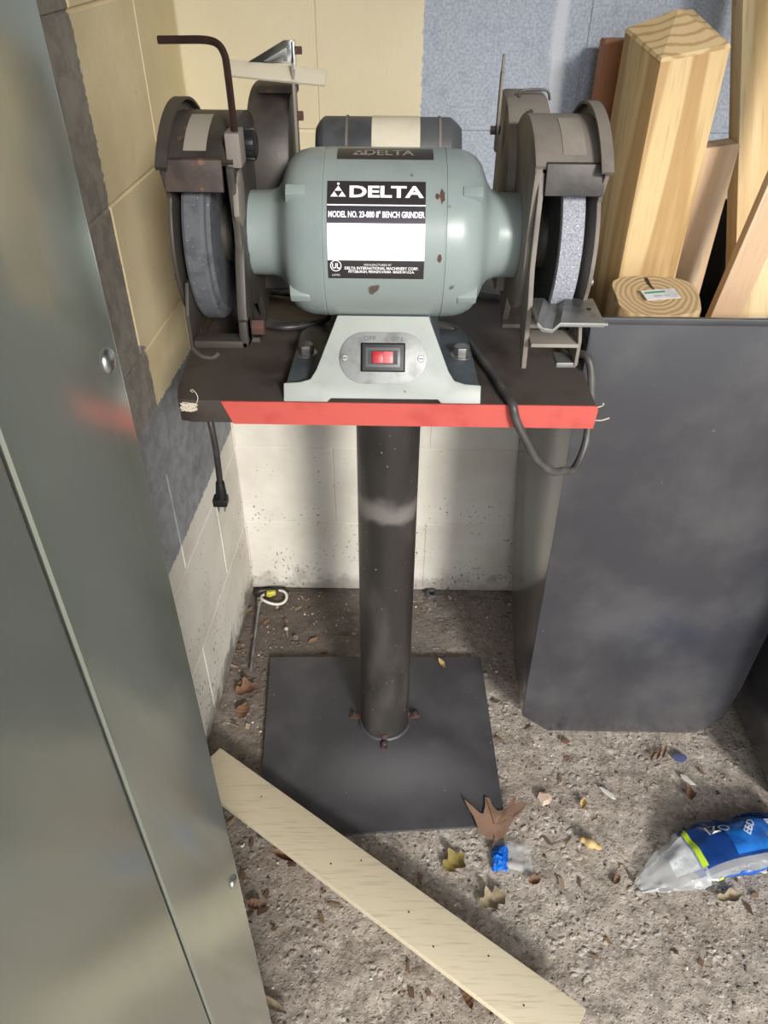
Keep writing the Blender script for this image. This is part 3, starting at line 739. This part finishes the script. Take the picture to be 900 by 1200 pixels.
# loose lead: over the back of the table and down, its plug hanging below the left corner
dr_ = [(-.20, -.21, .8255), (-.245, -.20, .826), (-.273, -.23, .815), (-.272, -.33, .775), (-.255, -.42, .762), (-.2405, -.448, .745), (-.238, -.45, .70), (-.2395, -.45, .640)]
MB().tube(dr_, .0044, 10, 5).build('power_cord', 'cord', gr, smooth=60)
pl = MB().cyl((-.2395, -.45, .646), (-.2405, -.45, .618), .0060, .0085, n=14).build('plug', 'black', gr, bevel=.001)
MB().box(-.253, -.232, -.459, -.441, .606, .619).build('plug_body', 'black', pl, bevel=.003)
for dx in (-.248, -.239): MB().box(dx, dx + .0016, -.453, -.447, .594, .607).build('plug_pin', 'steel', pl)

# hex key standing in the left guard's bracket
hx = MB().tube([(-.2215, -.49, 1.186), (-.20, -.49, 1.1863), (-.178, -.49, 1.1863), (-.1668, -.49, 1.1835), (-.1615, -.49, 1.176), (-.1598, -.49, 1.162), (-.1590, -.490, 1.1085)], .0038, 6, 5).build('hex_key', 'hex', smooth=25)
tag(hx, 'brown L-shaped hex key standing upright in the left wheel guard', 'hex key')
# thread tangle on the table's left corner
random.seed(3)
p = Vector((-.238, -.519, TZ + .002)); path = []
for k in range(46):
    path.append((-.2415 + .013 * math.sin(k * 2.1) * random.uniform(.4, 1), -.5255 + .002 * random.uniform(-1, 1), TZ - .010 + .006 * math.cos(k * 1.7) * random.uniform(.4, 1) + k * .0001))
path += [(-.232, -.5255, .818), (-.230, -.523, .826), (-.236, -.518, .832), (-.240, -.515, .829), (-.238, -.512, .825)]
tg = MB().tube(path, .00055, 5, 3).build('thread_tangle', 'thread')
tag(tg, 'tangle of pale thread caught on the left corner of the red-edged top', 'thread')

# ------------------------------------------------------------------ black bin with lumber
bn = thing('lumber_bin', 'tall black plastic bin with chamfered foot holding lumber beside the grinder', 'bin', (.46, -.2, 0))
lv = [(.0, .320, .612, -.394, -.300), (.012, .308, .622, -.3955, -.285), (.05, .264, .652, -.397, -.262), (.14, .262, .662, -.397, -.145), (.44, .259, .664, -.397, -.020), (.872, .255, .668, -.397, -.020)]
def bring(z, x0, x1, y0, y1, t=0):
    return [(x0 + t, y0 + t, z), (x1 - t, y0 + t, z), (x1 - t, y1 - t, z), (x0 + t, y1 - t, z)]
outer = [bring(*l) for l in lv]; inner = [bring(l[0] + (.006 if i == 0 else 0), *l[1:], t=.005) for i, l in enumerate(lv)][::-1]
MB().loft(outer + inner).build('body', 'bin', bn, bevel=.004, seg=2, smooth=50)
MB().box(.2535, .6695, -.3995, -.393, .866, .876).build('rim', 'bin', bn, bevel=.002)
MB().box(.425, .535, -.108, -.100, .30, .937).build('inner_panel', 'black', bn, bevel=.001)
b2 = thing('black_bin', 'black bin at the right edge, mostly out of view beside the lumber bin', 'bin', (.9, -.35, 0))
lv2 = [(.0, .715, 1.10, -.53, -.16), (.03, .700, 1.11, -.545, -.14), (.12, .694, 1.115, -.550, -.10), (.70, .690, 1.12, -.555, -.03)]
outer = [bring(*l) for l in lv2]; inner = [bring(l[0] + (.006 if i == 0 else 0), *l[1:], t=.005) for i, l in enumerate(lv2)][::-1]
MB().loft(outer + inner).build('body', 'bin', b2, bevel=.02, seg=3, smooth=50)
MB().box(.685, 1.125, -.56, -.550, .69, .702).build('rim', 'bin', b2, bevel=.002)

def lumber(name, label, cat, base, rot, w, d, h, mat, endmat, tops=(0, 0, 0, 0), lean=(0, 0), group=None, peak=None):
    """a stick w by d by h; tops lowers each top corner; built at the origin along z"""
    o = thing(name, label, cat, base, group)
    o.rotation_euler = (lean[0], lean[1], rot)
    ROOT[o.name] = Vector()
    c = [(0, 0), (w, 0), (w, d), (0, d)]
    m = MB().loft([[(x, y, 0) for x, y in c], [(x, y, h - t - .004) for (x, y), t in zip(c, tops)]])
    m.build('shaft', mat, o, bevel=.003, seg=2)
    m = MB(); tp = [(x, y, h - t) for (x, y), t in zip(c, tops)]; lo = [(x, y, h - t - .0045) for (x, y), t in zip(c, tops)]
    i = .002
    tp = [(min(max(x, i), w - i), min(max(y, i), d - i), z) for x, y, z in tp]
    if peak: 
        vs = lo + tp + [(peak[0], peak[1], h + peak[2])]
        m.add(vs, [(3, 2, 1, 0), (0, 1, 5, 4), (1, 2, 6, 5), (2, 3, 7, 6), (3, 0, 4, 7), (4, 5, 8), (5, 6, 8), (6, 7, 8), (7, 4, 8)])
    else: m.loft([lo, tp])
    m.build('sawn_end', endmat, o, smooth=20)
    return o
# fence post with a bevelled top
lumber('fence_post', 'thick square yellow pine post with a sloping top, largest in the bin', 'post', (.328, -.25, .26), R(19), .100, .090, .922, 'post', 'post_end',
       tops=(.043, .030, .0, .018), lean=(R(-1.5), R(.5)), peak=(.06, .068, .003))
lumber('lumber_stud', 'pinkish board upright just behind the thick pine post', 'lumber', (.418, -.172, .26), R(8), .063, .036, .768, 'pink', 'pink', tops=(.006, .0, .0, .006))
lumber('lumber_stud', 'brown board leaning at the wall left of the thick pine post', 'lumber', (.292, -.068, .42), R(2), .075, .030, .718, 'brownw', 'brownw')
lumber('lumber_stud', 'tall bright pine stud running out of the top of the picture', 'lumber', (.600, -.36, .30), R(4), .052, .036, 1.06, 'pine', 'pine', lean=(R(-16), R(-8.3)))
lumber('lumber_stud', 'pale board leaning rightward across the tall pine stud', 'lumber', (.370, -.285, .20), R(0), .042, .018, 1.1, 'pink', 'pink', lean=(R(0), R(7.6)))
# round-cornered landscape timber, sawn end up with a stapled tag
lg = thing('landscape_timber', 'round-edged timber end showing growth rings and a stapled paper tag', 'timber', (.350, -.340, .05))
random.seed(11); ROOT[lg.name] = Vector((0, 0, 0))
rings = []
for z, k in ((0, 1), (.826, 1), (.832, .96)):
    rg = []
    for i in range(28):
        a = 2 * math.pi * i / 28
        rr = .047 / max(abs(math.cos(a)) ** 4 + abs(math.sin(a)) ** 4, .2) ** .25 * (1 + .03 * math.sin(3 * a + 1))
        rg.append((1.22 * rr * k * math.cos(a), .92 * rr * k * math.sin(a), z + .010 * math.sin(a) * (z > .5)))
    rings.append(rg)
MB().loft(rings).build('shaft', 'log', lg, smooth=50)
T = Matrix.Translation((.004, -.004, .8345)) @ Matrix.Rotation(R(12), 4, 'Z') @ Matrix.Rotation(R(10), 4, 'X')
tg_ = MB().box(-.024, .024, -.011, .011, 0, .0008, T=T).build('paper_tag', 'film_white', lg)
MB().box(-.021, .008, .003, .007, .0007, .0011, T=T).build('print', 'greenink', tg_)
vs, fs = text_mesh('PINE 4X4', .004)
MB().add([T @ Vector((x, -.006 + y, .0012)) for x, y in vs], fs).build('print', 'ink', tg_, smooth=0)
MB().add([(-.010, .040, .8412), (-.006, .02, .8375), (-.001, .010, .8352), (.0, .012, .8352), (-.003, .022, .8377), (-.004, .040, .8412)], [(0, 1, 2, 3, 4, 5)]).build('crack', 'black', lg, smooth=0)

# ------------------------------------------------------------------ things on the floor
pk = thing('wood_plank', 'long bare pale plank lying slantwise across the floor and base plate', 'plank', (-.05, -.66, 0))
ROOT[pk.name] = Vector((-.05, -.66, 0))
a, b = Vector((-.336, -.499)), Vector((.270, -.932)); dv = (b - a).normalized(); nv = Vector((-dv.y, dv.x))
def pkp(s, t, h):
    p = a.lerp(b, s) + nv * t; return (p.x, p.y, .0175 + .016 * s + h)
pkm = MB().loft([[pkp(s, t, h) for t, h in ((-.039, 0), (.039, 0), (.039, .016), (-.039, .016))] for s in (0, .5, 1)]).build('board', 'plank', pk, bevel=.0012)
for s, t in ((.18, .01), (.42, -.012), (.47, .022), (.62, .0), (.70, -.02), (.80, .018), (.9, -.01)):
    p = Vector(pkp(s, t, .0160)); MB().cyl(p, p + Vector((0, 0, .0005)), .0013, n=8).build('nail_hole', 'black', pk)

random.seed(21)
def leaf(name, label, cat, x, y, L, Wd, rot, mat, curl=.3, lobes=0, z=.0, group=None, tilt=0):
    n = 14; rows = []
    for i in range(n + 1):
        t = i / n
        w = Wd / 2 * math.sin(math.pi * min(max(t, .04), .97)) ** .8 * (1 + (.35 * math.sin(lobes * 2 * math.pi * t) if lobes else 0))
        rows.append([(L * (t - .5), w * k / 2, curl * (w * k / 2) ** 2 / max(Wd, .001) + curl * .35 * L * (t - .5) ** 2 + .0009 * math.sin(i * 1.9 + k)) for k in (-2, -1, 0, 1, 2)])
    c, s_ = math.cos(rot), math.sin(rot)
    mn = min(p[2] for r in rows for p in r)
    tr = lambda p, dz: (x + c * p[0] - s_ * p[1], y + s_ * p[0] + c * p[1], z + .0005 + p[2] - mn + dz + tilt * p[0])
    up = [[tr(p, .0005) for p in r] for r in rows]; dn = [[tr(p, 0) for p in r] for r in rows]
    rings = [u + d[::-1] for u, d in zip(up, dn)]
    o = MB().loft(rings).build(name, mat, smooth=60)
    return tag(o, label, cat, group)
def scrap(name, label, cat, x, y, r, h, mat, k=7, seed=0, z=0., el=1., rot=0., group=None):
    rnd = random.Random(seed); c, s_ = math.cos(rot), math.sin(rot)
    pr = [(rnd.uniform(.7, 1.1) * r * math.cos(2 * math.pi * i / k) * el, rnd.uniform(.7, 1.1) * r * math.sin(2 * math.pi * i / k), rnd.uniform(0, h * .4)) for i in range(k)]
    lo = [(x + c * a - s_ * b, y + s_ * a + c * b, z + q) for a, b, q in pr]
    md = [(x + (c * a - s_ * b) * .95, y + (s_ * a + c * b) * .95, z + q + h * .6) for a, b, q in pr]
    hi = [(x + (c * a - s_ * b) * .6, y + (s_ * a + c * b) * .6, z + h * rnd.uniform(.8, 1.1)) for a, b, q in pr]
    return tag(MB().loft([lo, md, hi]).build(name, mat, smooth=25), label, cat, group)

# oak leaf: pointed lobes round a broad blade, tips curling up
OL = [(-34, 28), (-25, 22), (-18, 15), (-12, 13), (-9, 22), (-8, 34), (-3, 33), (0, 23), (5, 17), (12, 18), (19, 25), (27, 33), (29, 30), (25, 24), (34, 26), (41, 22), (36, 16), (27, 9), (20, 3), (15, -8), (9, -15), (0, -17), (-9, -17), (-18, -12), (-21, -2), (-24, 8), (-29, 16)]
ok = thing('oak_leaf', 'brown lobed oak leaf at the front right corner of the base plate', 'leaf', (.196, -.600, 0))
rows = []
for k in (.06, .4, .7, 1.0):
    rows.append([(.194 + .00150 * x * k, -.600 + .00155 * (y * k), .0105 + .000016 * (x * k) ** 2 * .5 + .0018 * math.sin(x * k * .16 + y * k * .1)) for x, y in OL])
MB().loft(rows + [[(p[0], p[1], p[2] - .0006) for p in r] for r in rows[::-1]]).build('blade', 'oak', ok, smooth=60)
MB().tube([(.194, -.600, .0118), (.190, -.58, .0122), (.184, -.552, .0130)], .0008, 6, 3).build('vein', 'leaf_r', ok)
MB().tube([(.192, -.622, .011), (.190, -.632, .010), (.186, -.642, .005)], .0009, 6, 3).build('stalk', 'leaf_r', ok)

# crumpled blue wrapper on a clear scrap
cw = thing('candy_wrapper', 'crumpled bright blue wrapper with clear film beside the oak leaf', 'wrapper', (.2, -.652, 0))
def film(pts_fn, nu, nv, name, mat, parent, smooth=25):
    v = [pts_fn(i / nu, j / nv) for j in range(nv + 1) for i in range(nu + 1)]
    f = [(j * (nu + 1) + i, j * (nu + 1) + i + 1, (j + 1) * (nu + 1) + i + 1, (j + 1) * (nu + 1) + i) for j in range(nv) for i in range(nu)]
    return MB().add(v, f).build(name, mat, parent, smooth=smooth)
def foil_pt(u, v):
    n_ = Vector((u * 5.5, v * 5.5, 7))
    e = math.sin(math.pi * u) ** .5 * math.sin(math.pi * v) ** .5
    return (.183 + .030 * u + .006 * noise.noise(n_ + Vector((3, 0, 0))) + .004 * v, -.678 + .046 * v + .008 * noise.noise(n_ + Vector((0, 5, 0))), .0015 + e * (.007 + .016 * abs(noise.noise(n_))))
film(foil_pt, 9, 11, 'foil', 'blue_foil', cw, 5)
film(lambda u, v: (.190 + .062 * u, -.672 + .050 * v - .01 * u, .003 + .010 * abs(noise.noise(Vector((u * 3, v * 3, 2))))), 14, 12, 'clear_film', 'clear', cw, 180)

# blue plastic bag at the right
bg_ = thing('plastic_bag', 'crumpled blue and clear plastic packaging lying on the floor at the right', 'packaging', (.56, -.64, 0))
A, B = Vector((.425, -.703)), Vector((.722, -.606)); ax = (B - A).normalized(); nr = Vector((-ax.y, ax.x))
Lb = (B - A).length
def bagpt(t, a, infl=1.0):
    w = (.012 + .036 * min(1, t * 3.2)) * (1 - .18 * max(0, t - .75) * 4)
    h = (.006 + .042 * min(1, max(0, t - .06) * 2.6)) * (1 - .25 * max(0, t - .7) * 3)
    c, s_ = math.cos(a), math.sin(a)
    cr = noise.noise(Vector((t * 9, c * 2.2, s_ * 2.2))) * .010 + abs(noise.noise(Vector((t * 16, c * 3 + 5, s_ * 3)))) * -.008
    if s_ > .55: cr *= .35
    off = c * (w + cr) * infl; z = .5 * h * (1 + s_ * (1 if s_ > 0 else 1)) * infl + cr * max(s_, 0) * 1.2
    p = A + ax * (t * Lb) + nr * (off + .010 * math.sin(t * 4))
    return (p.x, p.y, max(z, 0) + .0008)
def bagpiece(t0, t1, a0, a1, nu, nv, name, mat, infl=1.0):
    th = 1.012
    return film(lambda u, v: bagpt(t0 + (t1 - t0) * u, R(a0 + (a1 - a0) * v), infl), nu, nv, name, mat, bg_, smooth=30)
bagpiece(.0, .36, 0, 360, 16, 26, 'clear_end', 'clear')
bagpiece(.34, 1.0, 0, 128, 26, 14, 'printed_side', 'navy')
bagpiece(.34, 1.0, 128, 176, 26, 6, 'clear_window', 'clear')
bagpiece(.40, 1.0, 176, 232, 26, 8, 'printed_flap', 'blue')
bagpiece(.34, 1.0, 232, 360, 26, 8, 'underside', 'blue')
bagpiece(.55, .96, 50, 120, 18, 10, 'blue_swoosh', 'blue', 1.02)
bagpiece(.34, .37, 20, 120, 3, 14, 'lime_stripe', 'lime', 1.025)
bagpiece(.405, .425, 170, 225, 3, 10, 'lime_stripe', 'lime', 1.03)
bagpiece(.20, .33, 45, 120, 8, 10, 'paper_insert', 'film_white', 1.01)
def bag_text(txt, t, a, h, mat, sx=1., turn=0.):
    vs, fs = text_mesh(txt, h, .0003, sx); c, s_ = math.cos(turn), math.sin(turn)
    out = []
    for x, y in vs:
        x, y = c * x - s_ * y, s_ * x + c * y
        q = bagpt(t + x / Lb, R(a) - y / .045, 1.03); out.append((q[0], q[1], q[2] + .0035))
    MB().add(out, fs).build('print', mat, bg_, smooth=0)
bag_text('IZO', .52, 72, .017, 'film_white', 1.1)
bag_text('EBD', .70, 78, .011, 'film_white', 1.1, R(40))
bag_text('RICO', .88, 70, .012, 'film_white', 1.1)

# small litter
leaf('fallen_leaf', 'yellowish leaf at the front edge of the base plate', 'leaf', .120, -.665, .046, .034, .7, 'leaf_y', .8, 2)
leaf('fallen_leaf', 'pale dry curled leaf in front of the blue wrapper', 'leaf', .180, -.727, .052, .032, .4, 'leaf_p', .9, 3)
leaf('fallen_leaf', 'small reddish leaf right of the blue wrapper', 'leaf', .253, -.694, .022, .016, .3, 'leaf_r', 1.2)
leaf('fallen_leaf', 'dry pale leaf below the blue plastic packaging', 'leaf', .572, -.716, .050, .018, .2, 'leaf_p', 1.2, 2)
leaf('fallen_leaf', 'brown curled leaf at the left front corner of the base plate', 'leaf', -.168, -.660, .055, .020, -.3, 'leaf_r', 1.6)
leaf('fallen_leaf', 'orange-brown leaf on the floor right of the steel cabinet edge', 'leaf', -.212, -.742, .028, .018, -.3, 'leaf_r', 1.0)
leaf('fallen_leaf', 'small tan leaf near the back edge of the base plate', 'leaf', .117, -.236, .028, .011, 2.0, 'shell', 1.8, z=.009)
leaf('fallen_leaf', 'crumpled brown leaf below the thin grey rod in the wall corner', 'leaf', -.292, -.305, .050, .036, .6, 'leaf_r', .9, 2)
leaf('fallen_leaf', 'small brown leaf on the floor just beyond the upper end of the plank', 'leaf', -.290, -.360, .040, .028, 1.4, 'leaf_r', .8)
leaf('fallen_leaf', 'brown leaf tucked against the near side of the plank by the cabinet', 'leaf', -.290, -.555, .038, .024, .2, 'leaf_r', .8)
leaf('fallen_leaf', 'small golden curled leaf between the bin and the blue packaging', 'leaf', .361, -.553, .024, .012, 1.2, 'shell', 2.0)
leaf('fallen_leaf', 'rust-brown curled leaf above the blue packaging', 'leaf', .563, -.527, .030, .016, 1.4, 'leaf_r', 1.6, 1)
leaf('fallen_leaf', 'brown leaf sliver at the near side of the plank by its lower end', 'leaf', .128, -.872, .034, .014, 1.9, 'leaf_r', 1.0)
leaf('fallen_leaf', 'long thin dry leaf near the bottom by the steel cabinet', 'leaf', -.165, -.885, .055, .012, -.5, 'leaf_p', .8)
leaf('fallen_leaf', 'tiny brown leaf left of the blue packaging', 'leaf', .392, -.690, .022, .010, .9, 'leaf_r', 1.0)
for i, (dx, dy) in enumerate(((0, 0), (.012, .002), (.024, .006))):
    leaf('bark_strip', ['left', 'middle', 'right'][i] + ' of three rusty bark strips in front of the lumber bin', 'bark', .515 + dx, -.446 + dy, .034, .006, R(62), 'leaf_r', 1.5, group='bark strips by the bin')
scrap('bottle_cap', 'small flat blue-grey plastic bit beside the bark strips', 'plastic bit', .567, -.452, .011, .004, 'bluecap', 9, 3, el=1.5)
scrap('wood_chip', 'pinkish square wood chip between base plate and bin', 'wood chip', .293, -.542, .0165, .008, 'chip', 6, 8)
scrap('wood_chip', 'tiny reddish chip in front of the lumber bin foot', 'wood chip', .352, -.418, .007, .003, 'leaf_r', 5, 9, el=1.6)
scrap('wood_chip', 'long pale sliver left of the rust-brown curled leaf', 'wood chip', .411, -.529, .0055, .004, 'bone', 7, 10, el=3.4, rot=-.8)
scrap('wood_chip', 'whitish curl above the rust-brown leaf', 'wood chip', .566, -.500, .006, .006, 'bone', 7, 12, el=3.0, rot=-.7)
scrap('wood_chip', 'white scrap under the right end of the blue packaging', 'wood chip', .642, -.668, .006, .004, 'bone', 7, 13, el=2.2, rot=-.5)
# peanut shell: two joined bulges
pn = []
for i in range(15):
    t = i / 14; r = max(.0008, .0085 * math.sin(math.pi * t) ** .5 * (1 - .28 * math.cos(4 * math.pi * t) * -1 * (1 if .2 < t < .8 else 0) - (.22 if .4 < t < .6 else 0)))
    c = Vector((.340 + .036 * t, -.620 - .020 * t, .008))
    d = Vector((.036, -.020, 0)).normalized(); n_ = Vector((-d.y, d.x, 0))
    pn.append([c + n_ * r * math.cos(k * math.pi / 7) + Vector((0, 0, 1)) * r * math.sin(k * math.pi / 7) for k in range(14)])
tag(MB().loft(pn).build('peanut_shell', 'shell', smooth=60), 'tan peanut shell on the floor between oak leaf and blue packaging', 'peanut shell')
# corner litter
rd = MB().cyl((-.299, -.067, .008), (-.290, -.258, .004), .0032, n=10).cyl((-.2993, -.060, .0082), (-.299, -.068, .008), .0055, n=10).build('metal_rod', 'steel')
tag(rd, 'thin grey metal rod lying along the foot of the left wall', 'rod')
lpth = [(-.268 + .030 * math.cos(R(a)), -.038 + .022 * math.sin(R(a)), .006 + .004 * math.sin(R(a * 2))) for a in range(150, 440, 20)]
tag(MB().tube(lpth, .0032, 8, 2).build('wire_loop', 'bone'), 'pale bent wire loop in the corner where the walls meet', 'wire')
lpth = [(-.274 + .040 * math.cos(R(a)), -.030 + .016 * math.sin(R(a)), .009 + .004 * math.cos(R(a))) for a in range(20, 200, 15)]
tag(MB().tube(lpth, .0030, 8, 2).build('wire_loop', 'black'), 'black bent wire against the back wall in the corner', 'wire')
scrap('plastic_clip', 'yellow-green plastic bit inside the corner wire loop', 'plastic bit', -.276, -.026, .009, .014, 'yellow_bit', 6, 4, el=1.7, rot=.5)
scrap('stone', 'grey pebble left of the yellow-green bit in the corner', 'stone', -.300, -.045, .008, .008, 'pebble', 8, 6)
m = MB().tube([(.104 + .011 * math.cos(R(a)), -.018 + .011 * math.sin(R(a)), .006) for a in range(0, 361, 18)], .0045, 8, 1)
tag(m.build('rubber_ring', 'plate'), 'small dark ring on the floor against the back wall right of the pipe', 'ring')
for i, (x, y, r_, lb) in enumerate(((.145, -.03, .007, 'small grey stone right of the dark ring by the back wall'), (-.205, -.16, .007, 'pale stone behind the left rear of the base plate'), (-.228, -.135, .005, 'tiny white stone nearest the left wall behind the plate'), (.283, -.05, .006, 'little stone at the back wall beside the lumber bin'))):
    scrap('stone', lb, 'stone', x, y, r_, r_ * .9, 'pebble' if i != 2 else 'bone', 7, 30 + i)
